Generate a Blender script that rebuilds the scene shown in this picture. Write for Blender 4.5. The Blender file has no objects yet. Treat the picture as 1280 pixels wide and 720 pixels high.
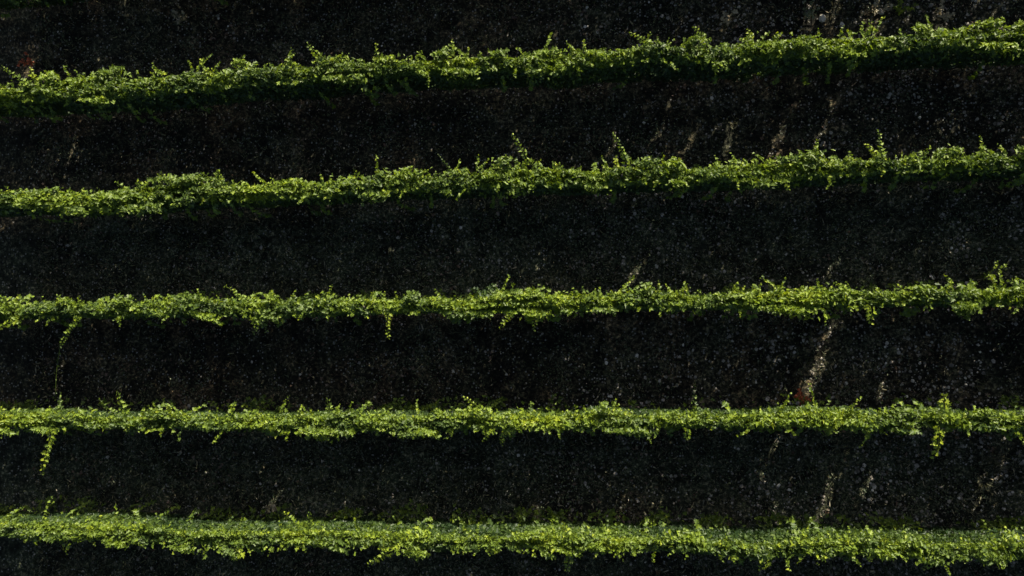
import bpy, math
import numpy as np
from mathutils import Vector, Matrix

SEED = 7
rng = np.random.default_rng(SEED)
scene = bpy.context.scene
col = scene.collection

# ------------------------------------------------------------------ camera
F = 924.0                       # focal length in photo pixels (1280 wide)
CAM_H = 17.2
TOP = 1.95                      # height of the vine wall
NY = 35.0
NX = (F * F + 165.0 * NY) / 7290.0
down_c = Vector((NX, -NY, -F)).normalized()
left_c = Vector((-7290.0, -165.0, -F)); left_c.normalize()
Zc = -down_c
Xc = -left_c; Xc = (Xc - Zc * Xc.dot(Zc)).normalized()
Yc = Zc.cross(Xc)
R = Matrix((Xc, Yc, Zc))        # camera axes -> world axes
cam_d = bpy.data.cameras.new('camera')
cam = bpy.data.objects.new('camera', cam_d); col.objects.link(cam)
cam_d.sensor_width = 36.0
cam_d.lens = 36.0 * F / 1280.0
cam_d.clip_end = 5000
cam.matrix_world = Matrix.Translation((0, 0, CAM_H)) @ R.to_4x4()
scene.camera = cam

def bp(px, py, z):
    """point at height z seen at photo position px, py"""
    d = R @ Vector((px - 640.0, 360.0 - py, -F))
    t = (z - CAM_H) / d.z
    return (d.x * t, d.y * t)

# ------------------------------------------------------------------ light
SUN_EL = math.radians(25)
az = Vector((0.40, 0.917)).normalized()          # ground direction towards the sun
to_sun = Vector((az.x * math.cos(SUN_EL), az.y * math.cos(SUN_EL), math.sin(SUN_EL)))
sd = bpy.data.lights.new('sun', 'SUN'); sd.energy = 5.0; sd.angle = math.radians(0.5)
sd.color = (1.0, 0.92, 0.76)
so = bpy.data.objects.new('sun', sd); col.objects.link(so)
so.rotation_euler = to_sun.to_track_quat('Z', 'Y').to_euler()
so.location = (20, 40, 30)
w = bpy.data.worlds.new('World'); scene.world = w; w.use_nodes = True
nt = w.node_tree
sky = nt.nodes.new('ShaderNodeTexSky'); sky.sky_type = 'NISHITA'; sky.sun_disc = False
sky.sun_elevation = SUN_EL
sky.dust_density = 3.0; sky.ozone_density = 0.4; sky.air_density = 0.9
sky.sun_rotation = math.atan2(az.x, az.y)
nt.links.new(sky.outputs[0], nt.nodes['Background'].inputs[0])
nt.nodes['Background'].inputs[1].default_value = 0.066
vs = scene.view_settings
vs.view_transform = 'Standard'; vs.look = 'None'; vs.gamma = 1.0; vs.use_curve_mapping = False
vs.exposure = 1.2

# ------------------------------------------------------------------ tagging
def tag(o, label=None, cat=None, group=None, kind=None):
    if label: o['label'] = label
    if cat: o['category'] = cat
    if group: o['group'] = group
    if kind: o['kind'] = kind
    return o

def link(name, me, mat, parent=None):
    o = bpy.data.objects.new(name, me); col.objects.link(o)
    if mat is not None and not me.materials: me.materials.append(mat)
    if parent is not None: o.parent = parent
    return o

def mesh_from(name, verts, loop_idx, face_sizes, tint=None):
    """verts (n,3), flat loop indices, face sizes, per-face tint"""
    me = bpy.data.meshes.new(name)
    verts = np.asarray(verts, np.float32); loop_idx = np.asarray(loop_idx, np.int32); face_sizes = np.asarray(face_sizes, np.int32)
    me.vertices.add(len(verts)); me.vertices.foreach_set('co', verts.ravel())
    me.loops.add(len(loop_idx)); me.loops.foreach_set('vertex_index', loop_idx)
    me.polygons.add(len(face_sizes))
    starts = np.concatenate([[0], np.cumsum(face_sizes)[:-1]]).astype(np.int32)
    me.polygons.foreach_set('loop_start', starts)
    if tint is not None:
        a = me.attributes.new('tint', 'FLOAT', 'FACE'); a.data.foreach_set('value', np.asarray(tint, np.float32))
    me.update(calc_edges=True); me.validate()
    return me

# ------------------------------------------------------------------ materials
def mat_new(name):
    m = bpy.data.materials.new(name); m.use_nodes = True
    return m, m.node_tree.nodes, m.node_tree.links

def ramp(nodes, stops):
    r = nodes.new('ShaderNodeValToRGB')
    e = r.color_ramp.elements
    while len(e) > 1: e.remove(e[-1])
    e[0].position = stops[0][0]; e[0].color = (*stops[0][1], 1)
    for p, c in stops[1:]:
        k = e.new(p); k.color = (*c, 1)
    return r

def leaf_mat(name, stops, trans=0.4, tboost=(1.5, 1.35, 0.6), rough=0.48, spec=0.5):
    m, N, L = mat_new(name)
    b = N['Principled BSDF']; b.inputs['Roughness'].default_value = rough
    b.inputs['Specular IOR Level'].default_value = spec
    at = N.new('ShaderNodeAttribute'); at.attribute_name = 'tint'
    r = ramp(N, stops); L.new(at.outputs['Fac'], r.inputs[0])
    L.new(r.outputs[0], b.inputs['Base Color'])
    t = N.new('ShaderNodeBsdfTranslucent')
    mu = N.new('ShaderNodeMix'); mu.data_type = 'RGBA'; mu.blend_type = 'MULTIPLY'; mu.inputs[0].default_value = 1
    mu.inputs[7].default_value = (*tboost, 1)
    L.new(r.outputs[0], mu.inputs[6]); L.new(mu.outputs[2], t.inputs[0])
    mx = N.new('ShaderNodeMixShader'); mx.inputs[0].default_value = trans
    L.new(b.outputs[0], mx.inputs[1]); L.new(t.outputs[0], mx.inputs[2])
    L.new(mx.outputs[0], N['Material Output'].inputs[0])
    return m

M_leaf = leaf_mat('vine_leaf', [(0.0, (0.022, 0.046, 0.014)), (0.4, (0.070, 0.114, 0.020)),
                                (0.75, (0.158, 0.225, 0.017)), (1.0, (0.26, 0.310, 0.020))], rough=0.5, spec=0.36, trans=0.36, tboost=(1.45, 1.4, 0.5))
M_weed = leaf_mat('weed_leaf', [(0.0, (0.022, 0.045, 0.018)), (0.6, (0.07, 0.09, 0.04)), (1.0, (0.20, 0.22, 0.12))], trans=0.2)
M_red = leaf_mat('red_leaf', [(0.0, (0.10, 0.03, 0.015)), (0.5, (0.48, 0.11, 0.04)), (1.0, (0.40, 0.24, 0.06))], trans=0.35, tboost=(1.3, 0.8, 0.5))
M_dry = leaf_mat('dry_grass', [(0.0, (0.04, 0.05, 0.025)), (0.4, (0.11, 0.11, 0.06)), (1.0, (0.48, 0.40, 0.26))], trans=0.2, tboost=(1.1, 1.0, 0.8))
M_litter = leaf_mat('leaf_litter', [(0.0, (0.06, 0.03, 0.018)), (0.5, (0.16, 0.10, 0.06)), (1.0, (0.48, 0.42, 0.33))], trans=0.15, tboost=(1.1, 1.0, 0.8))

def stone_mat():
    m, N, L = mat_new('limestone_pebble')
    b = N['Principled BSDF']; b.inputs['Roughness'].default_value = 0.75
    at = N.new('ShaderNodeAttribute'); at.attribute_name = 'tint'
    r = ramp(N, [(0.0, (0.05, 0.043, 0.034)), (0.5, (0.19, 0.165, 0.135)), (0.85, (0.40, 0.36, 0.30)), (1.0, (0.62, 0.56, 0.47))])
    L.new(at.outputs['Fac'], r.inputs[0]); L.new(r.outputs[0], b.inputs['Base Color'])
    return m
M_stone = stone_mat()

def soil_mat():
    m, N, L = mat_new('stony_soil')
    b = N['Principled BSDF']; b.inputs['Roughness'].default_value = 0.92; b.inputs['Specular IOR Level'].default_value = 0.2
    tc = N.new('ShaderNodeTexCoord')
    n1 = N.new('ShaderNodeTexNoise'); n1.inputs['Scale'].default_value = 0.9; n1.inputs['Detail'].default_value = 8; n1.inputs['Roughness'].default_value = 0.65
    n2 = N.new('ShaderNodeTexNoise'); n2.inputs['Scale'].default_value = 13; n2.inputs['Detail'].default_value = 5; n2.inputs['Roughness'].default_value = 0.72
    v = N.new('ShaderNodeTexVoronoi'); v.inputs['Scale'].default_value = 17; v.feature = 'F1'
    for n in (n1, n2, v): L.new(tc.outputs['Object'], n.inputs['Vector'])
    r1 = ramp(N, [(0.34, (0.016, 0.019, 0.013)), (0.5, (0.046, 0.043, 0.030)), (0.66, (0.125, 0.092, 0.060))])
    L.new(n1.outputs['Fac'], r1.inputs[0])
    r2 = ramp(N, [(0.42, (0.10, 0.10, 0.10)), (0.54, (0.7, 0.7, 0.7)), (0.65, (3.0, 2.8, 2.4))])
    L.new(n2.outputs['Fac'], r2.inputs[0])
    mu = N.new('ShaderNodeMix'); mu.data_type = 'RGBA'; mu.blend_type = 'MULTIPLY'; mu.inputs[0].default_value = 1
    L.new(r1.outputs[0], mu.inputs[6]); L.new(r2.outputs[0], mu.inputs[7])
    # a thin film of moss and cut grass in the grassed alleys
    ga = N.new('ShaderNodeAttribute'); ga.attribute_name = 'grassy'
    r3 = ramp(N, [(0.41, (0.011, 0.016, 0.010)), (0.54, (0.040, 0.050, 0.032)), (0.65, (0.21, 0.21, 0.15))]); L.new(n2.outputs['Fac'], r3.inputs[0])
    mg = N.new('ShaderNodeMix'); mg.data_type = 'RGBA'; L.new(ga.outputs['Fac'], mg.inputs[0]); L.new(mu.outputs[2], mg.inputs[6]); L.new(r3.outputs[0], mg.inputs[7])
    mu = mg
    n3 = N.new('ShaderNodeTexNoise'); n3.inputs['Scale'].default_value = 0.55; n3.inputs['Detail'].default_value = 4; n3.inputs['Roughness'].default_value = 0.6
    L.new(tc.outputs['Object'], n3.inputs['Vector'])
    n4 = N.new('ShaderNodeTexNoise'); n4.inputs['Scale'].default_value = 2.6; n4.inputs['Detail'].default_value = 3
    L.new(tc.outputs['Object'], n4.inputs['Vector'])
    pm = N.new('ShaderNodeMath'); pm.operation = 'MULTIPLY'; L.new(n3.outputs['Fac'], pm.inputs[0]); L.new(n4.outputs['Fac'], pm.inputs[1])
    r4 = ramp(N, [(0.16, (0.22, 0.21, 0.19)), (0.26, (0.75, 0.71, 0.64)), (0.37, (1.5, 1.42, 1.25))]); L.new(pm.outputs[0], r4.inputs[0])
    mp = N.new('ShaderNodeMix'); mp.data_type = 'RGBA'; mp.blend_type = 'MULTIPLY'; mp.inputs[0].default_value = 1
    L.new(mu.outputs[2], mp.inputs[6]); L.new(r4.outputs[0], mp.inputs[7]); mu = mp
    # small gravel grains bedded in the soil
    sep = N.new('ShaderNodeSeparateColor'); L.new(v.outputs['Color'], sep.inputs[0])
    g1 = N.new('ShaderNodeMath'); g1.operation = 'GREATER_THAN'; g1.inputs[1].default_value = 0.86; L.new(sep.outputs[0], g1.inputs[0])
    g2 = N.new('ShaderNodeMath'); g2.operation = 'LESS_THAN'; g2.inputs[1].default_value = 0.36; L.new(v.outputs['Distance'], g2.inputs[0])
    g3 = N.new('ShaderNodeMath'); g3.operation = 'MULTIPLY'; L.new(g1.outputs[0], g3.inputs[0]); L.new(g2.outputs[0], g3.inputs[1])
    mx = N.new('ShaderNodeMix'); mx.data_type = 'RGBA'; mx.inputs[7].default_value = (0.20, 0.19, 0.17, 1)
    L.new(g3.outputs[0], mx.inputs[0]); L.new(mu.outputs[2], mx.inputs[6])
    L.new(mx.outputs[2], b.inputs['Base Color'])
    bu = N.new('ShaderNodeBump'); bu.inputs['Strength'].default_value = 0.9; bu.inputs['Distance'].default_value = 0.05
    L.new(n2.outputs['Fac'], bu.inputs['Height']); L.new(bu.outputs[0], b.inputs['Normal'])
    return m
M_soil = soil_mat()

def simple_mat(name, c1, c2, scale, rough=0.85, metal=0.0):
    m, N, L = mat_new(name)
    b = N['Principled BSDF']; b.inputs['Roughness'].default_value = rough; b.inputs['Metallic'].default_value = metal
    tc = N.new('ShaderNodeTexCoord'); n = N.new('ShaderNodeTexNoise'); n.inputs['Scale'].default_value = scale; n.inputs['Detail'].default_value = 6
    L.new(tc.outputs['Object'], n.inputs['Vector'])
    r = ramp(N, [(0.35, c1), (0.65, c2)]); L.new(n.outputs['Fac'], r.inputs[0]); L.new(r.outputs[0], b.inputs['Base Color'])
    return m
M_bark = simple_mat('vine_bark', (0.05, 0.033, 0.022), (0.13, 0.095, 0.07), 30)
M_post = simple_mat('grey_post_wood', (0.10, 0.085, 0.07), (0.20, 0.18, 0.15), 18)
M_wire = simple_mat('galvanised_wire', (0.25, 0.25, 0.25), (0.35, 0.35, 0.35), 10, 0.5, 0.8)
M_stem = simple_mat('green_stem', (0.08, 0.10, 0.03), (0.13, 0.12, 0.05), 20, 0.6)

# ------------------------------------------------------------------ noise
def noise1(x, seed, scale):
    """smooth 1-D value noise, -1..1"""
    t = np.asarray(x, float) / scale + 1000.0
    i = np.floor(t).astype(int); f = t - i; f = f * f * (3 - 2 * f)
    tab = np.random.default_rng(seed).uniform(-1, 1, 4096)
    return tab[i % 4096] * (1 - f) + tab[(i + 1) % 4096] * f

def noise2(x, y, seed, scale):
    tx = np.asarray(x, float) / scale + 500.0; ty = np.asarray(y, float) / scale + 500.0
    i = np.floor(tx).astype(int); j = np.floor(ty).astype(int); fx = tx - i; fy = ty - j
    fx = fx * fx * (3 - 2 * fx); fy = fy * fy * (3 - 2 * fy)
    tab = np.random.default_rng(seed).uniform(-1, 1, (256, 256))
    a = tab[i % 256, j % 256]; b = tab[(i + 1) % 256, j % 256]; c = tab[i % 256, (j + 1) % 256]; d = tab[(i + 1) % 256, (j + 1) % 256]
    return (a * (1 - fx) + b * fx) * (1 - fy) + (c * (1 - fx) + d * fx) * fy

def ground_z(x, y):
    return 0.05 * noise2(x, y, 3, 1.7) + 0.022 * noise2(x, y, 4, 0.45) + 0.012 * noise2(x, y, 5, 0.17)

# ------------------------------------------------------------------ leaves
# grape leaf: five shallow lobes, folded along the midrib
LEAF = np.array([(0, 0, 0), (0.30, -0.16, 0.08), (0.50, 0.12, 0.16), (0.26, 0.34, 0.06), (0.44, 0.68, 0.10), (0.15, 0.66, 0.02),
                 (0, 1.18, -0.20), (-0.15, 0.66, 0.02), (-0.44, 0.68, 0.10), (-0.26, 0.34, 0.06), (-0.50, 0.12, 0.16), (-0.30, -0.16, 0.08)], float)
LEAF[:, 1] -= 0.3
LF = [[0, 1, 2, 3, 4, 5, 6], [0, 6, 7, 8, 9, 10, 11]]
BLADE = np.array([(-0.5, 0, 0), (0.5, 0, 0), (0.3, 0.55, 0.06), (0, 1, 0.22)], float)
BF = [[0, 1, 2, 3]]

def place(template, faces, P, Nrm, size, tint, r, spin=None, wid=1.0):
    """copies of the template at P with face normals Nrm"""
    n = len(P)
    Nrm = Nrm / np.linalg.norm(Nrm, axis=1, keepdims=True)
    h = r.normal(size=(n, 3)) if spin is None else spin
    U = h - Nrm * np.sum(h * Nrm, axis=1, keepdims=True)
    U /= np.linalg.norm(U, axis=1, keepdims=True) + 1e-9
    W = np.cross(U, Nrm)
    T = template
    wd = np.broadcast_to(wid, (n,))
    V = P[:, None, :] + size[:, None, None] * ((T[None, :, 0:1] * wd[:, None, None]) * W[:, None, :] + T[None, :, 1:2] * U[:, None, :] + T[None, :, 2:3] * Nrm[:, None, :])
    k = len(T)
    fl = np.concatenate([np.array(f) for f in faces]); fs = np.array([len(f) for f in faces])
    idx = (np.arange(n)[:, None] * k + fl[None, :]).ravel()
    return V.reshape(-1, 3), idx, np.tile(fs, n), np.repeat(tint, len(faces))

def merge(parts):
    off = 0; Vs = []; Is = []; Ss = []; Ts = []
    for V, I, S, T in parts:
        Vs.append(V); Is.append(I + off); Ss.append(S); Ts.append(T); off += len(V)
    return np.concatenate(Vs), np.concatenate(Is), np.concatenate(Ss), np.concatenate(Ts)

def tube(path, radii, sides=6, tint=0.3):
    path = np.asarray(path, float); n = len(path); V = []
    for i in range(n):
        t = path[min(i + 1, n - 1)] - path[max(i - 1, 0)]; t /= np.linalg.norm(t) + 1e-9
        a = np.cross(t, (0, 0, 1.0) if abs(t[2]) < 0.9 else (1.0, 0, 0)); a /= np.linalg.norm(a); b = np.cross(t, a)
        for k in range(sides):
            an = 2 * math.pi * k / sides
            V.append(path[i] + radii[i] * (math.cos(an) * a + math.sin(an) * b))
    I = []; S = []
    for i in range(n - 1):
        for k in range(sides):
            k2 = (k + 1) % sides
            I += [i * sides + k, i * sides + k2, (i + 1) * sides + k2, (i + 1) * sides + k]; S.append(4)
    I += list(range((n - 1) * sides, n * sides)); S.append(sides)
    return np.array(V), np.array(I), np.array(S), np.full(len(S), tint)

# ------------------------------------------------------------------ sun gaps
# thin places in the vine walls that let the low sun reach the soil: (x, y on the photo's ground, width m, how open, rows above that are thin there)
GAPS = [(803, 322, .22, .99, .8), (1024, 452, .30, .995, .95), (1038, 610, .22, .99, .85), (958, 575, .16, .97, .5), (1083, 606, .17, .97, .35),
        (1225, 612, .17, .97, .55), (1248, 590, .16, .97, .45), (672, 646, .35, .85, .25), (775, 642, .15, .92, .25), (812, 642, .15, .92, .25),
        (912, 170, .19, .97, .6), (982, 158, .21, .98, .7), (1035, 148, .19, .97, .55), (865, 172, .17, .97, .6), (828, 155, .16, .97, .6), (890, 165, .10, .9, .4), (765, 180, .12, .9, .35),
        (342, 628, .16, .92, .3), (605, 150, .12, .9, .3), (545, 150, .10, .9, .3), (460, 165, .10, .85, .3), (1100, 490, .14, .92, .3), (1040, 335, .14, .9, .35), (905, 300, .30, .6, .4),
        (915, 18, .18, .95, .6), (1095, 12, .5, .93, .6), (1175, 15, .4, .93, .5), (1045, 12, .3, .93, .5), (1010, 22, .4, .9, .4), (960, 20, .14, .9, .4), (1220, 12, .2, .9, .4), (36, 78, .4, .96, .5), (968, 645, .4, .7, .25),
        (75, 470, .12, .9, .5), (88, 205, .14, .85, .5), (960, 190, .12, .9, .3), (1180, 160, .5, .5, .4), (1250, 10, .3, .8, .4), (1140, 12, .2, .8, .4),
        (740, 30, .2, .75, .35), (700, 40, .15, .8, .3), (850, 30, .15, .85, .4), (640, 45, .15, .8, .3), (230, 25, .15, .7, .3), (130, 640, .15, .7, .2), (925, 455, .10, .85, .3), (868, 490, .10, .85, .3)]
perp = np.array([az.y, -az.x])

# ------------------------------------------------------------------ rows
# lit top of each row in the photo: (x, upper edge, lower edge)
ROWS = {
 1: [(-60, 110, 132), (0, 106, 130), (50, 103, 130), (80, 88, 130), (110, 86, 131), (150, 92, 130), (200, 87, 124), (240, 85, 118), (270, 86, 116), (300, 75, 112), (340, 79, 110),
     (380, 79, 108), (427, 69, 102), (480, 75, 96), (540, 69, 94), (600, 66, 93), (660, 65, 93), (700, 65, 94), (740, 59, 88), (780, 60, 84), (800, 50, 82), (850, 53, 82), (900, 50, 86),
     (950, 43, 82), (1000, 39, 78), (1050, 40, 75), (1100, 38, 71), (1150, 36, 67), (1210, 29, 64), (1280, 31, 62), (1340, 28, 60)],
 2: [(-60, 242, 268), (0, 239, 265), (60, 238, 267), (120, 238, 265), (160, 232, 264), (200, 224, 261), (260, 223, 255), (300, 230, 254), (350, 228, 252), (427, 224, 249), (490, 217, 244),
     (560, 218, 242), (620, 204, 241), (680, 205, 238), (740, 210, 237), (780, 203, 235), (853, 206, 232), (900, 204, 231), (950, 199, 232), (1000, 197, 229), (1050, 197, 225), (1100, 196, 221),
     (1150, 194, 218), (1200, 191, 217), (1240, 188, 215), (1280, 191, 215), (1340, 188, 212)],
 3: [(-60, 382, 402), (0, 380, 401), (40, 376, 399), (100, 380, 398), (150, 378, 399), (200, 374, 398), (250, 375, 395), (300, 375, 397), (350, 375, 397), (427, 372, 396), (500, 374, 392),
     (560, 374, 392), (640, 371, 392), (700, 368, 390), (760, 367, 388), (800, 364, 388), (853, 364, 390), (900, 367, 388), (950, 366, 386), (1000, 361, 387), (1060, 357, 387), (1100, 364, 384),
     (1150, 363, 382), (1200, 361, 383), (1280, 361, 382), (1340, 360, 381)],
 4: [(-60, 513, 537), (0, 514, 537), (60, 512, 538), (100, 519, 538), (150, 518, 538), (200, 516, 539), (250, 518, 540), (300, 517, 540), (350, 518, 540), (427, 515, 539), (470, 517, 543),
     (540, 517, 540), (600, 516, 540), (640, 515, 541), (700, 519, 538), (760, 509, 538), (800, 517, 536), (853, 515, 538), (950, 515, 536), (1000, 510, 538), (1060, 510, 539), (1100, 515, 540),
     (1150, 515, 536), (1200, 513, 540), (1280, 517, 540), (1340, 517, 540)],
 5: [(-60, 650, 674), (0, 650, 675), (60, 648, 678), (110, 650, 676), (150, 652, 679), (200, 656, 683), (250, 660, 684), (300, 658, 691), (350, 657, 685), (427, 661, 682), (490, 663, 685),
     (560, 668, 689), (620, 666, 690), (680, 662, 691), (720, 668, 690), (760, 671, 690), (800, 669, 692), (853, 669, 692), (900, 672, 698), (960, 673, 704), (1020, 668, 699), (1080, 671, 699),
     (1150, 675, 700), (1200, 675, 702), (1280, 674, 706), (1340, 676, 706)],
}
XL, XR = -17.5, 14.0
def row_curve(k):
    xs = []; ys = []; hs = []
    for px, u, l in ROWS[k]:
        u += {4: 4, 5: 8}.get(k, 0)
        l -= {1: 3 + 3 * px / 1280, 2: 3}.get(k, 0)
        a = bp(px, u, TOP); b = bp(px, l, TOP - 0.05)
        xs.append((a[0] + b[0]) / 2); ys.append((a[1] + b[1]) / 2); hs.append(abs(a[1] - b[1]) / 2)
    return np.array(xs), np.array(ys), np.array(hs)
curves = {k: row_curve(k) for k in ROWS}
def row_fn(k):
    if k in curves:
        X, Y, H = curves[k]
        return lambda x: (np.interp(x, X, Y), np.interp(x, X, H))
    src, dy = {0: (1, 2.85), -1: (1, 5.3), 6: (5, -2.45)}[k]
    X, Y, H = curves[src]
    s = 0.0
    def f(x):
        base = np.interp(x, [X[0], X[-1]], [Y[0], Y[-1]])
        # straight fit plus its own wander
        return base + dy + 0.08 * noise1(x, 60 + k, 2.2), 0.24 + 0.05 * noise1(x, 80 + k, 0.9)
    return f

LABEL = {
 -1: 'leafy vine row second beyond the top edge of the vineyard view',
 0: 'shaded vine row beyond the topmost fully visible one, mostly dark leaves',
 1: 'topmost sunlit vine row, broadest and most slanted, rising to the right with a green side',
 2: 'second sunlit vine row from the top, gently rising to the right, bushy in its middle',
 3: 'middle vine row, narrow and straight with short shoots dangling over the shade',
 4: 'fourth vine row from the top, level, with a long dangling shoot near each end',
 5: 'lowest sunlit vine row, sloping down to the right with a ragged pale edge',
 6: 'vine row beyond the lowest sunlit row at the bottom edge',
}

def make_foliage(k, f, seed):
    r = np.random.default_rng(seed)
    dens = {-1: 0.9, 0: 1.0, 6: 0.8}.get(k, 1.0)
    L = XR - XL
    parts = []
    def tint_of(x, z, n):
        base = 0.44 + 0.16 * noise1(x, seed + 11, 1.1) + 0.14 * noise1(x, seed + 12, 0.35)
        return np.clip(base + 0.06 + r.normal(0, 0.12, n), 0, 1)
    def drop(P):
        keep = np.ones(len(P), bool)
        s = P[:, 0] * perp[0] + P[:, 1] * perp[1]
        # where a sun ray through each leaf would reach the soil
        Q = P[:, :2] - np.outer(P[:, 2] / math.tan(SUN_EL), np.array([az.x, az.y]))
        for gx, gy, gw, op, hl in GAPS:
            d = Q - np.array(bp(gx, gy, 0.0))
            along = d @ np.array([az.x, az.y]); across = d @ perp
            wob = 0.05 * np.sin(along * 6 + gx) + 0.03 * np.sin(along * 17 + gy)
            inside = (np.abs(across + wob) < gw / 2) & (np.abs(along) < hl) & (P[:, 2] < TOP - 0.05)
            keep &= ~(inside & (r.random(len(P)) < op))
        return P[keep]
    # 1. top cap: leaves sitting on the trimmed top, mostly facing the sky
    n = int(L * 720 * dens)
    x = r.uniform(XL, XR, n)
    clump = 0.60 + 0.50 * noise1(x, seed + 31, 0.16) + 0.25 * noise1(x, seed + 32, 0.5)
    x = x[r.random(n) < np.clip(clump, 0.16, 1)]; n = len(x)
    yc, hw = f(x)
    swell = 1 + 0.22 * noise1(x, seed + 33, 0.42) + 0.14 * noise1(x, seed + 34, 0.15)
    hw = np.clip(hw, 0.13, 0.6) * 0.86 * swell
    yc = yc + 0.04 * noise1(x, seed + 35, 0.6)
    u = np.clip(r.normal(0, 0.52, n), -1.35, 1.35)
    y = yc + u * hw + 0.05 * noise2(x, u, seed + 1, 0.2)
    lump = 0.12 * noise2(x, y, seed + 3, 0.20) + 0.06 * noise1(x, seed + 4, 0.7)
    z = TOP - 0.05 - 0.20 * np.abs(u) ** 2.2 + lump + r.normal(0, 0.04, n) - r.exponential(0.06, n)
    P = np.stack([x, y, z], 1)
    P = np.concatenate([drop(P[z < TOP - 0.17]), P[z >= TOP - 0.17]]); n = len(P); x = P[:, 0]; z = P[:, 2]
    u = np.clip((P[:, 1] - f(x)[0]) / np.clip(f(x)[1], 0.13, 0.6), -1.35, 1.35)
    N = np.stack([0.2 + r.normal(0, 0.65, n), 0.25 + u * 0.35 + r.normal(0, 0.65, n), np.abs(r.normal(0.75, 0.35, n)) + 0.05], 1)
    size = r.uniform(0.05, 0.105, n) * np.where(r.random(n) < 0.3, 0.65, 1.0)
    parts.append(place(LEAF, LF, P, N, size * 1.08, tint_of(x, z, n), r, wid=r.uniform(0.5, 1.0, n)))
    # 2. side walls and inside
    n = int(L * 2000 * dens)
    x = r.uniform(XL, XR, n); yc, hw = f(x); hw = np.clip(hw, 0.15, 0.34) * 0.9
    zz = r.uniform(0, 1, n) ** 0.8
    low = 0.36 + 0.12 * noise1(x, seed + 5, 0.5)
    z = low + zz * (TOP - 0.12 - low)
    side = np.where(r.random(n) < 0.5, -1.0, 1.0)
    u = side * (1 - r.exponential(0.28, n)); u = np.clip(u, -1.2, 1.2)
    prof = 0.58 + 0.20 * np.sin(np.pi * np.clip((z - 0.45) / 1.45, 0, 1) ** 0.8) - 0.10 * (z < 0.8)
    bulge = 1 + 0.28 * noise2(x, z, seed + 6, 0.35) + 0.12 * noise2(x, z, seed + 7, 0.13)
    y = yc + u * hw * prof * bulge
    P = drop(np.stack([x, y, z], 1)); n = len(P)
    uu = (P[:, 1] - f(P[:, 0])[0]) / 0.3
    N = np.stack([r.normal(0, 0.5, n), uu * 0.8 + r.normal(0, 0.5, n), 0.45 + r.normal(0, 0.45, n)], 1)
    parts.append(place(LEAF, LF, P, N, r.uniform(0.06, 0.115, n), np.clip(tint_of(P[:, 0], P[:, 2], n) - 0.46 + 0.38 * (P[:, 2] > 1.6) + 0.2 * ((P[:, 1] > f(P[:, 0])[0]) & (P[:, 2] > 1.0)), 0, 1), r))  # shade put into wall leaf tint: darkened, lighter near top and sunward side
    # 3. short shoot tips sprouting everywhere out of the top
    ns = int(L * {1: 8, 2: 9, 5: 15}.get(k, 12) * dens)
    for i in range(ns):
        x0 = r.uniform(XL, XR); yc0, hw0 = f(x0)
        sgn = 1 if r.random() < 0.66 else -1
        ln = min(0.6, 0.07 + r.exponential(0.12)) * (1.0 if sgn > 0 else 0.7)
        dirv = np.array([r.normal(-0.1, 0.6), sgn * abs(r.normal(0.55, 0.4)), r.uniform(0.1, 0.7)]); dirv /= np.linalg.norm(dirv)
        m = max(4, int(ln / 0.028)); t = np.linspace(0.1, 1, m)
        p0 = np.array([x0, float(yc0) + sgn * float(hw0) * 0.75, TOP - 0.08])
        P = p0 + np.outer(t * ln, dirv); P[:, 2] -= 0.25 * (t * ln) ** 2 / 0.3
        P += r.normal(0, 0.014, P.shape)
        N = np.stack([r.normal(0, 0.5, m), r.normal(0, 0.5, m), np.full(m, 0.8)], 1)
        parts.append(place(LEAF, LF, P, N, r.uniform(0.045, 0.085, m) * (1.1 - 0.5 * t), np.clip(r.normal(0.68, 0.16, m), 0, 1), r))
    # 3b. loose leafy lobes that lean out of the trimmed line at top height
    for i in range(int(L * 1.2 * dens)):
        x0 = r.uniform(XL, XR); yc0, hw0 = f(x0); sgn = 1 if r.random() < 0.55 else -1
        rx, ry = r.uniform(0.12, 0.38), r.uniform(0.06, 0.15); m = int(900 * rx * ry * 2.2) + 14
        lean = r.normal(-0.3, 0.5)
        a = r.normal(0, 0.5, m); b = r.normal(0, 0.5, m)
        P = np.stack([x0 + a * rx + lean * b * ry, float(yc0) + sgn * (float(hw0) * 0.85 + ry * 0.4) + b * ry + 0.12 * a * rx * sgn, TOP - 0.02 - 0.10 * np.abs(b) + r.normal(0, 0.035, m)], 1)
        N = np.stack([0.25 + r.normal(0, 0.55, m), 0.3 + r.normal(0, 0.55, m), np.full(m, 0.8)], 1)
        parts.append(place(LEAF, LF, P, N, r.uniform(0.055, 0.11, m), np.clip(r.normal(r.uniform(0.4, 0.72), 0.1, m), 0, 1), r, wid=r.uniform(0.6, 1.0, m)))
    # 4. a few leafy tassels on the shaded lower edge
    for i in range(int(L * 2.2 * dens)):
        x0 = r.uniform(XL, XR); yc0, hw0 = f(x0); sgn = -1 if r.random() < 0.6 else 1
        ln = r.uniform(0.25, 0.8); m = int(ln / 0.04); t = np.linspace(0, 1, m)
        P = np.stack([x0 + t * r.normal(0, 0.15), float(yc0) + sgn * (float(hw0) * 0.9 + 0.14 * np.sin(t * 2.2) + 0.04), r.uniform(0.9, 1.75) - t * ln], 1) + r.normal(0, 0.02, (m, 3))
        N = np.stack([r.normal(0, 0.5, m), sgn * 0.6 + r.normal(0, 0.4, m), np.full(m, 0.6)], 1)
        parts.append(place(LEAF, LF, P, N, r.uniform(0.06, 0.1, m), np.clip(r.normal(0.5, 0.15, m), 0, 1), r))
    # 5. low skirt of suckers on the side that faces the sun but stands in the shade of the row before
    n = int(L * 190 * dens)
    x = r.uniform(XL, XR, n)
    cl = 0.25 + 0.8 * noise1(x, seed + 41, 0.55) + 0.4 * noise1(x, seed + 42, 0.18)
    x = x[r.random(n) < np.clip(cl, 0.03, 1)]; n = len(x)
    yc, hw = f(x)
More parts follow.
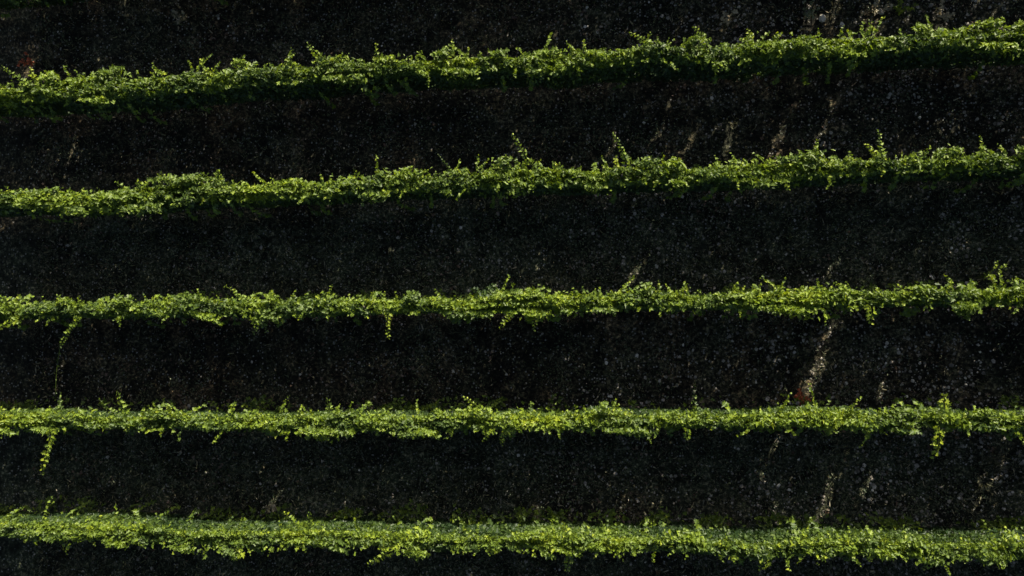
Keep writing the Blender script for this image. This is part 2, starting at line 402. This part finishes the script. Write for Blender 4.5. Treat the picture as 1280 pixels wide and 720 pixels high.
    reach = 0.16 + 0.13 * noise1(x, seed + 43, 0.4) + 0.06 * noise1(x, seed + 44, 0.13)
    t = r.uniform(-0.3, 1, n)
    P = np.stack([x, yc + 0.16 + np.clip(reach, 0.03, 1) * t, 0.62 - 0.2 * t + r.normal(0, 0.14, n)], 1)
    P[:, 2] = np.clip(P[:, 2], 0.06, 0.95)
    P = drop(P); n = len(P)
    N = np.stack([r.normal(0, .5, n), 0.3 + r.normal(0, .5, n), np.full(n, .8)], 1)
    parts.append(place(LEAF, LF, P, N, r.uniform(0.05, 0.11, n), np.clip(r.normal(0.5, 0.15, n), 0, 1), r, wid=r.uniform(0.5, 1.0, n)))
    return mesh_from('foliage', *merge(parts))

def shoot_mesh(path, r, tint=0.72, size=0.075, gap=0.036):
    if tint == 0.5 and size == 0.06 and abs(path[-1][2] - 1.2) < 0.01: gap = 0.14; size = 0.05
    """a soft stem with alternating leaves getting smaller to the tip"""
    path = np.asarray(path, float)
    seg = np.linalg.norm(np.diff(path, axis=0), axis=1); cum = np.concatenate([[0], np.cumsum(seg)]); ln = cum[-1]
    m = max(5, int(ln / gap)); t = np.linspace(0.04, 1, m) * ln
    P = np.stack([np.interp(t, cum, path[:, i]) for i in range(3)], 1)
    tang = path[-1] - path[0]; tang /= np.linalg.norm(tang)
    sidev = np.cross(tang, (0, 0, 1.0)); sidev /= np.linalg.norm(sidev) + 1e-9
    alt = np.where(np.arange(m) % 2 == 0, 1.0, -1.0)
    sz = size * (1.15 - 0.65 * t / ln) * r.uniform(0.75, 1.2, m)
    P = P + sidev[None, :] * (alt * sz * 0.55)[:, None] + r.normal(0, 0.01, P.shape)
    N = np.stack([r.normal(0, 0.4, m), r.normal(0, 0.4, m), np.full(m, 0.9)], 1) + sidev[None, :] * (alt * 0.3)[:, None]
    spin = sidev[None, :] * alt[:, None] + tang[None, :] * 0.6 + r.normal(0, 0.2, (m, 3))
    a = place(LEAF, LF, P, N, sz, np.clip(r.normal(tint, 0.13, m), 0, 1), r, spin)
    st = tube(path, np.linspace(0.006, 0.002, len(path)), 5, tint)
    return mesh_from('shoot', *merge([a, st]))

SHOOTS = {  # photo base -> photo tip, height at tip, leaf tint, leaf size
 1: [((414, 78), (384, 54), 2.15, .7, .085), ((471, 80), (470, 54), 2.1, .72, .07), ((716, 64), (708, 52), 2.1, .7, .06), ((812, 55), (787, 40), 2.15, .72, .07), ((884, 56), (867, 33), 2.2, .75, .07),
     ((938, 48), (935, 36), 2.1, .9, .06), ((36, 106), (2, 82), 2.1, .6, .075), ((46, 100), (38, 84), 2.1, .95, .085), ((85, 92), (82, 82), 2.1, .65, .07), ((356, 82), (368, 66), 2.1, .5, .07), ((1090, 40), (1086, 27), 2.1, .7, .06)],
 2: [((664, 206), (640, 167), 2.3, .62, .07), ((784, 206), (765, 166), 2.3, .6, .07), ((1102, 198), (1098, 162), 2.3, .6, .07), ((1098, 198), (1083, 180), 2.1, .85, .08), ((222, 230), (199, 216), 2.1, .65, .085),
     ((160, 238), (145, 227), 2.1, .65, .075), ((272, 228), (254, 217), 2.1, .65, .075), ((570, 220), (547, 192), 2.25, .35, .04), ((983, 224), (986, 238), 1.8, .7, .07), ((642, 236), (631, 247), 1.8, .6, .07),
     ((450, 222), (444, 212), 2.1, .6, .07), ((212, 258), (236, 254), 1.8, .5, .06)],
 3: [((98, 396), (76, 432), 1.75, .62, .075), ((76, 430), (70, 500), 1.2, .5, .06), ((24, 398), (-2, 411), 1.85, .8, .085), ((88, 380), (70, 369), 2.1, .55, .07), ((316, 378), (281, 357), 2.15, .68, .06), ((326, 398), (316, 418), 1.75, .5, .07),
     ((328, 398), (333, 416), 1.75, .5, .07), ((487, 390), (486, 423), 1.78, .85, .075), ((641, 390), (624, 410), 1.8, .72, .075), ((670, 388), (667, 413), 1.8, .78, .08), ((970, 384), (971, 394), 1.8, .8, .08),
     ((1087, 382), (1088, 405), 1.8, .85, .1), ((1278, 364), (1262, 350), 2.1, .6, .09), ((598, 376), (618, 354), 1.5, .15, .1), ((612, 374), (590, 360), 1.5, .1, .09), ((504, 374), (520, 364), 1.8, .6, .06)],
 4: [((67, 536), (52, 593), 1.7, .82, .09), ((148, 520), (124, 499), 2.15, .55, .07), ((158, 518), (148, 490), 2.2, .7, .09), ((418, 518), (409, 498), 2.15, .6, .075), ((618, 520), (578, 496), 2.2, .75, .065), ((633, 534), (627, 556), 1.75, .75, .08),
     ((608, 538), (606, 551), 1.8, .72, .08), ((757, 517), (749, 503), 2.1, .75, .08), ((859, 536), (857, 549), 1.8, .7, .08), ((1181, 518), (1180, 493), 2.2, .9, .11), ((1174, 534), (1167, 571), 1.7, .9, .11), ((78, 514), (76, 492), 1.7, .4, .06),
     ((870, 516), (868, 480), 1.0, .3, .06), ((190, 520), (186, 506), 2.1, .6, .06)],
 5: [((130, 664), (108, 645), 2.1, .65, .08), ((86, 680), (83, 692), 1.8, .75, .08), ((378, 660), (355, 641), 2.15, .78, .09), ((304, 688), (291, 700), 1.8, .82, .09), ((492, 686), (460, 706), 1.75, .78, .08), ((525, 686), (520, 702), 1.75, .7, .07),
     ((712, 670), (704, 653), 2.15, .75, .08), ((712, 690), (708, 714), 1.7, .6, .09), ((620, 668), (610, 650), 1.5, .15, .1), ((632, 668), (636, 654), 1.5, .15, .1), ((962, 700), (948, 711), 1.8, .85, .09), ((1088, 674), (1082, 659), 2.1, .7, .09),
     ((1270, 676), (1255, 660), 2.1, .75, .09), ((386, 660), (388, 640), 2.1, .6, .07), ((754, 672), (753, 652), 1.8, .5, .07)],
}

def make_row(k):
    f = row_fn(k); seed = 100 + 17 * (k + 2)
    r = np.random.default_rng(seed)
    ymid = float(f(0.0)[0])
    root = bpy.data.objects.new('vine_row', None); col.objects.link(root)
    tag(root, LABEL[k], 'vine row', 'rows of grapevines across the vineyard')
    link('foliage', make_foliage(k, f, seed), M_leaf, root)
    for b, t, zt, tint, size in SHOOTS.get(k, []):
        p0 = np.array([*bp(b[0], b[1], TOP - 0.05), TOP - 0.05]); p1 = np.array([*bp(t[0], t[1], zt), zt])
        if zt < 1.4: p0 = np.array([*bp(b[0], b[1], zt), zt])
        mid = (p0 + p1) / 2; mid[2] += 0.08 * np.linalg.norm(p1 - p0) + 0.02
        mid[:2] += r.normal(0, 0.03, 2)
        tt = np.linspace(0, 1, 7)[:, None]
        path = (1 - tt) ** 2 * p0 + 2 * tt * (1 - tt) * mid + tt ** 2 * p1
        link('shoot', shoot_mesh(path, r, tint, size), M_leaf, root)
    # trunks
    xs = np.arange(XL + 0.6, XR, 1.15) + r.uniform(-0.1, 0.1, len(np.arange(XL + 0.6, XR, 1.15)))
    for x0 in xs:
        y0 = float(f(x0)[0]); g = float(ground_z(x0, y0))
        n = 9; t = np.linspace(0, 1, n)
        path = np.stack([x0 + 0.03 * np.sin(t * 5 + x0) + np.cumsum(r.normal(0, 0.008, n)), y0 + 0.03 * np.cos(t * 4 + x0 * 3) + np.cumsum(r.normal(0, 0.008, n)), g - 0.05 + t * 0.9], 1)
        rad = 0.038 - 0.012 * t + 0.012 * (t < 0.12) + 0.012 * (t > 0.9) + r.normal(0, 0.002, n)
        V1 = tube(path, rad, 8)
        arms = [V1]
        for sg in (-1, 1):   # cordon arms along the wire
            ap = np.stack([path[-1][0] + sg * np.linspace(0, 0.52, 5), path[-1][1] + r.normal(0, 0.012, 5), path[-1][2] - 0.02 + 0.03 * np.sin(np.linspace(0, 3, 5))], 1)
            arms.append(tube(ap, np.linspace(0.022, 0.012, 5), 6))
        link('trunk', mesh_from('trunk', *merge(arms)), M_bark, root)
    for i, x0 in enumerate(np.arange(XL + 1.1, XR, 5.6)):
        y0 = float(f(x0)[0]); g = float(ground_z(x0, y0))
        path = [(x0, y0, g - 0.1), (x0, y0, g + 0.9), (x0, y0, TOP - 0.17), (x0, y0, TOP - 0.15)]
        link('post', mesh_from('post', *tube(path, [0.04, 0.038, 0.036, 0.030], 10)), M_post, root)
    for zw in (0.86, 1.25, 1.65):
        X = np.linspace(XL, XR, 60); Y = np.array([float(f(x)[0]) for x in X])
        path = np.stack([X, Y + 0.0, np.full(60, zw)], 1)
        link('wire', mesh_from('wire', *tube(path, np.full(60, 0.002), 4)), M_wire, root)
    return root, f

row_fns = {}
for k in (-1, 0, 1, 2, 3, 4, 5, 6):
    _, row_fns[k] = make_row(k)

# ------------------------------------------------------------------ ground
def grassy(x, y):
    """1 in the grassed alleys, 0 in the bare ones"""
    g = np.zeros(np.shape(x))
    for hi, lo, v in ((0, 1, 0.35), (1, 2, 0.25), (2, 3, 1.0), (3, 4, 0.25), (4, 5, 1.0), (5, 6, 1.0)):
        a = row_fns[hi](x)[0]; b = row_fns[lo](x)[0]
        t = (y - b) / (a - b)
        g = np.where((t >= 0) & (t < 1), v * np.clip(1.25 - np.abs(t - 0.5) * 1.2, 0, 1), g)
    return np.clip(g * (1 + 0.5 * noise2(x, y, 71, 1.5)) + 0.12 * noise2(x, y, 72, 0.5), 0, 1)
def axis(lo, hi, step):
    core = np.arange(lo, hi + 1e-6, step)
    out = [20, 26, 35, 50, 80, 140, 300, 700, 1500]
    return np.concatenate([[-v + lo + 10 for v in out[::-1]], core, [v + hi - 10 for v in out]])
gx = axis(-15, 14, 0.09); gy = axis(-9, 11, 0.09)
GX, GY = np.meshgrid(gx, gy, indexing='ij')
GZ = ground_z(GX, GY)
far = (np.abs(GX) > 16) | (np.abs(GY) > 12)
GZ = np.where(far, -0.02, GZ)
nx_, ny_ = len(gx), len(gy)
I, J = np.meshgrid(np.arange(nx_ - 1), np.arange(ny_ - 1), indexing='ij')
q = np.stack([I * ny_ + J, (I + 1) * ny_ + J, (I + 1) * ny_ + J + 1, I * ny_ + J + 1], -1).reshape(-1)
me = mesh_from('ground', np.stack([GX.ravel(), GY.ravel(), GZ.ravel()], 1), q, np.full(len(q) // 4, 4))
me.polygons.foreach_set('use_smooth', np.ones(len(me.polygons), bool))
ga = me.attributes.new('grassy', 'FLOAT', 'POINT'); ga.data.foreach_set('value', grassy(GX.ravel(), GY.ravel()).astype(np.float32))
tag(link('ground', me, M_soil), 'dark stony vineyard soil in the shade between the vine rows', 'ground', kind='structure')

# ------------------------------------------------------------------ ground cover
OCT = np.array([(1, 0, 0), (0.3, 0.95, 0), (-0.8, 0.5, 0), (-0.8, -0.55, 0), (0.3, -0.9, 0), (0.1, 0.1, 0.62), (0.55, -0.3, 0.42), (-0.35, 0.2, 0.55)], float)
OF = [[0, 1, 6], [1, 5, 6], [1, 2, 7, 5], [2, 3, 7], [3, 4, 6, 5, 7], [4, 0, 6]]
X0, X1, Y0, Y1 = -14.5, 13.5, -8.5, 10.5
def scatter(n, fn, r, contrast=1.6):
    P = np.stack([r.uniform(X0, X1, n * 5), r.uniform(Y0, Y1, n * 5)], 1)
    d = fn(P[:, 0], P[:, 1])
    return P[r.random(len(P)) < np.clip(d, 0, 1)][:n]

def stone_density(x, y):
    right = np.clip((x + 7) / 14, 0.12, 1)
    return right * np.clip(0.10 + 0.25 * grassy(x, y) + 0.45 * noise2(x, y, 21, 1.6) + 0.55 * noise2(x, y, 22, 0.35), 0.015, 1)
r = np.random.default_rng(31)
P = scatter(24000, stone_density, r); n = len(P)
sz = 0.007 + r.exponential(0.015, n); sz = np.clip(sz, 0.009, 0.055)
Z = ground_z(P[:, 0], P[:, 1])
Nn = np.stack([r.normal(0, .25, n), r.normal(0, .25, n), np.ones(n)], 1)
tint = np.clip(r.beta(1.4, 2.4, n) + 0.12 * (sz > 0.03), 0, 1)
V = place(OCT, OF, np.stack([P[:, 0], P[:, 1], Z - sz * 0.12], 1), Nn, sz, tint, r, wid=r.uniform(0.5, 1.2, n))
tag(link('pebbles', mesh_from('pebbles', *V), M_stone), 'pale limestone pebbles scattered over the dark soil', 'pebbles', kind='stuff')

r = np.random.default_rng(32)
P = scatter(80000, lambda x, y: 0.03 + 0.55 * grassy(x, y) + 0.15 * noise2(x, y, 41, 0.9) + 0.35 * noise2(x, y, 42, 0.22), r); n = len(P)
Z = ground_z(P[:, 0], P[:, 1])
N = np.stack([r.normal(0, .7, n), r.normal(0, .7, n), r.normal(0, .5, n)], 1)
spin = np.stack([r.normal(0, .7, n), r.normal(0, .7, n), np.abs(r.normal(.6, .4, n))], 1)
V = place(BLADE, BF, np.stack([P[:, 0], P[:, 1], Z], 1), N, r.uniform(0.04, 0.16, n), np.clip(r.beta(0.9, 2.4, n), 0, 1), r, spin, wid=r.uniform(0.12, 0.34, n))
tag(link('dry_grass', mesh_from('dry_grass', *V), M_dry), 'thin dry grass blades on the soil of the alleys', 'dry grass', kind='stuff')

r = np.random.default_rng(33)
P = scatter(45000, lambda x, y: 0.02 + 0.35 * grassy(x, y) + 0.4 * noise2(x, y, 51, 1.1) + 0.5 * noise2(x, y, 52, 0.25), r); n = len(P)
Z = ground_z(P[:, 0], P[:, 1]) + r.uniform(0.01, 0.08, n)
N = np.stack([r.normal(0, .5, n), r.normal(0, .5, n), np.full(n, .9)], 1)
V = place(LEAF, LF, np.stack([P[:, 0], P[:, 1], Z], 1), N, r.uniform(0.016, 0.042, n), np.clip(r.normal(0.5, 0.25, n), 0, 1), r)
tag(link('ground_weeds', mesh_from('ground_weeds', *V), M_weed), 'low green weeds creeping over the soil between rows', 'weeds', kind='stuff')

r = np.random.default_rng(34)
P = scatter(14000, lambda x, y: 0.02 + 0.5 * noise2(x, y, 61, 1.2) + 0.4 * noise2(x, y, 62, 0.3), r); n = len(P)
Z = ground_z(P[:, 0], P[:, 1]) + r.uniform(0.01, 0.03, n)
N = np.stack([r.normal(0, .4, n), r.normal(0, .4, n), np.full(n, .9)], 1)
V = place(LEAF, LF, np.stack([P[:, 0], P[:, 1], Z], 1), N, 0.018 + r.exponential(0.018, n).clip(0, 0.07), np.clip(r.beta(1.1, 1.9, n), 0, 1), r)
tag(link('leaf_litter', mesh_from('leaf_litter', *V), M_litter), 'fallen brown and grey vine leaves on the soil', 'leaf litter', kind='stuff')

# ------------------------------------------------------------------ single plants on the ground
def weed_plant(px, py, h, rad, mat, label, seed, tint, size=0.06, n=60, name='weed', cat='weed'):
    r = np.random.default_rng(seed)
    x, y = bp(px, py, h * 0.5); g = float(ground_z(x, y))
    root = bpy.data.objects.new(name, None); root.location = (x, y, g); col.objects.link(root)
    tag(root, label, cat)
    stems = []; leaves = []
    for i in range(7):
        a = r.uniform(0, 2 * math.pi); t = np.linspace(0, 1, 6)
        path = np.stack([rad * t ** 1.3 * math.cos(a), rad * t ** 1.3 * math.sin(a), -0.02 + h * r.uniform(0.6, 1) * np.sin(t * 1.6)], 1)
        stems.append(tube(path, np.linspace(0.006, 0.002, 6), 5))
        m = n // 7; tt = r.uniform(0.25, 1, m)
        P = np.stack([np.interp(tt, t, path[:, j]) for j in range(3)], 1) + r.normal(0, 0.02, (m, 3))
        N = np.stack([r.normal(0, .5, m), r.normal(0, .5, m), np.full(m, .8)], 1)
        leaves.append(place(LEAF, LF, P, N, size * r.uniform(.6, 1.2, m), np.clip(r.normal(tint, .15, m), 0, 1), r))
    link('stem', mesh_from('stem', *merge(stems)), M_stem, root)
    link('leaves', mesh_from('leaves', *merge(leaves)), mat, root)

weed_plant(1002, 493, 0.5, 0.20, M_red, 'small red leaved weed against the upper side of the fourth vine row', 1, .5, .06, 90)
weed_plant(36, 76, 0.5, 0.22, M_red, 'rusty brown weed above the left end of the topmost vine row', 2, .4, .06, 70)
weed_plant(1238, 345, 1.3, 0.30, M_leaf, 'loose pale green shoots standing above the right end of the middle vine row', 3, .7, .055, 60, 'sucker_plant', 'vine shoots')
weed_plant(340, 633, 0.5, 0.14, M_dry, 'small dry tuft standing above the lowest vine row, left of centre', 4, .9, .05, 70, 'dry_weed', 'dry weed')
weed_plant(1080, 352, 0.6, 0.16, M_weed, 'dim low green weed behind the bushy bump of the middle vine row', 5, .6, .05, 50)

for i, (px, py, h, rad, mat, nm, lb) in enumerate([
    (1095, 14, .5, .26, M_dry, 'dry_weed', 'tan dry weed at the top edge beside the rightmost pale stone'),
    (1178, 16, .45, .22, M_dry, 'dry_weed', 'straw coloured dry weed at the top edge, nearest the right corner'),
    (912, 24, .45, .2, M_dry, 'dry_weed', 'slim dry weed above the topmost row, left of the pale stones'),
    (1008, 14, .5, .25, M_weed, 'weed', 'greyish green weed at the top edge left of the largest pale stone'),
    (1128, 10, .6, .25, M_leaf, 'weed', 'yellow green weed between the dry weeds at the top edge'),
    (225, 22, .4, .18, M_dry, 'dry_weed', 'faint brown dry weed in the shade at the upper left')]):
    weed_plant(px, py, h, rad, mat, lb, 20 + i, .75, .055, 90, nm, 'weed')

# larger pale stones in the top alley
def stone(px, py, s, label, seed):
    r = np.random.default_rng(seed)
    x, y = bp(px, py, 0.03); g = float(ground_z(x, y))
    bm_me = bpy.data.meshes.new('stone')
    import bmesh
    b = bmesh.new(); bmesh.ops.create_icosphere(b, subdivisions=3, radius=1)
    ph = r.uniform(0, 6, 6)
    for v in b.verts:
        c = v.co
        d = 1 + 0.14 * math.sin(3 * c.x + ph[0]) * math.cos(2.3 * c.y + ph[1]) + 0.08 * math.sin(6 * c.z + 5 * c.x + ph[2]) + 0.05 * math.sin(11 * c.y + ph[3])
        v.co = Vector((c.x * s * d * 1.1, c.y * s * d * 0.85, c.z * s * d * 0.55))
    b.to_mesh(bm_me); b.free()
    a = bm_me.attributes.new('tint', 'FLOAT', 'FACE'); a.data.foreach_set('value', np.full(len(bm_me.polygons), 0.9, np.float32))
    o = link('stone', bm_me, M_stone); o.location = (x, y, g + s * 0.2); o.rotation_euler = (0, 0, r.uniform(0, 6))
    tag(o, label, 'stone', 'pale stones in the top alley')
stone(1028, 23, 0.085, 'large pale stone above the topmost sunlit row, leftmost of three', 1)
stone(1052, 31, 0.06, 'small pale stone close above the leaves of the topmost sunlit row', 2)
stone(1101, 14, 0.075, 'pale stone near the top edge, rightmost of three', 3)
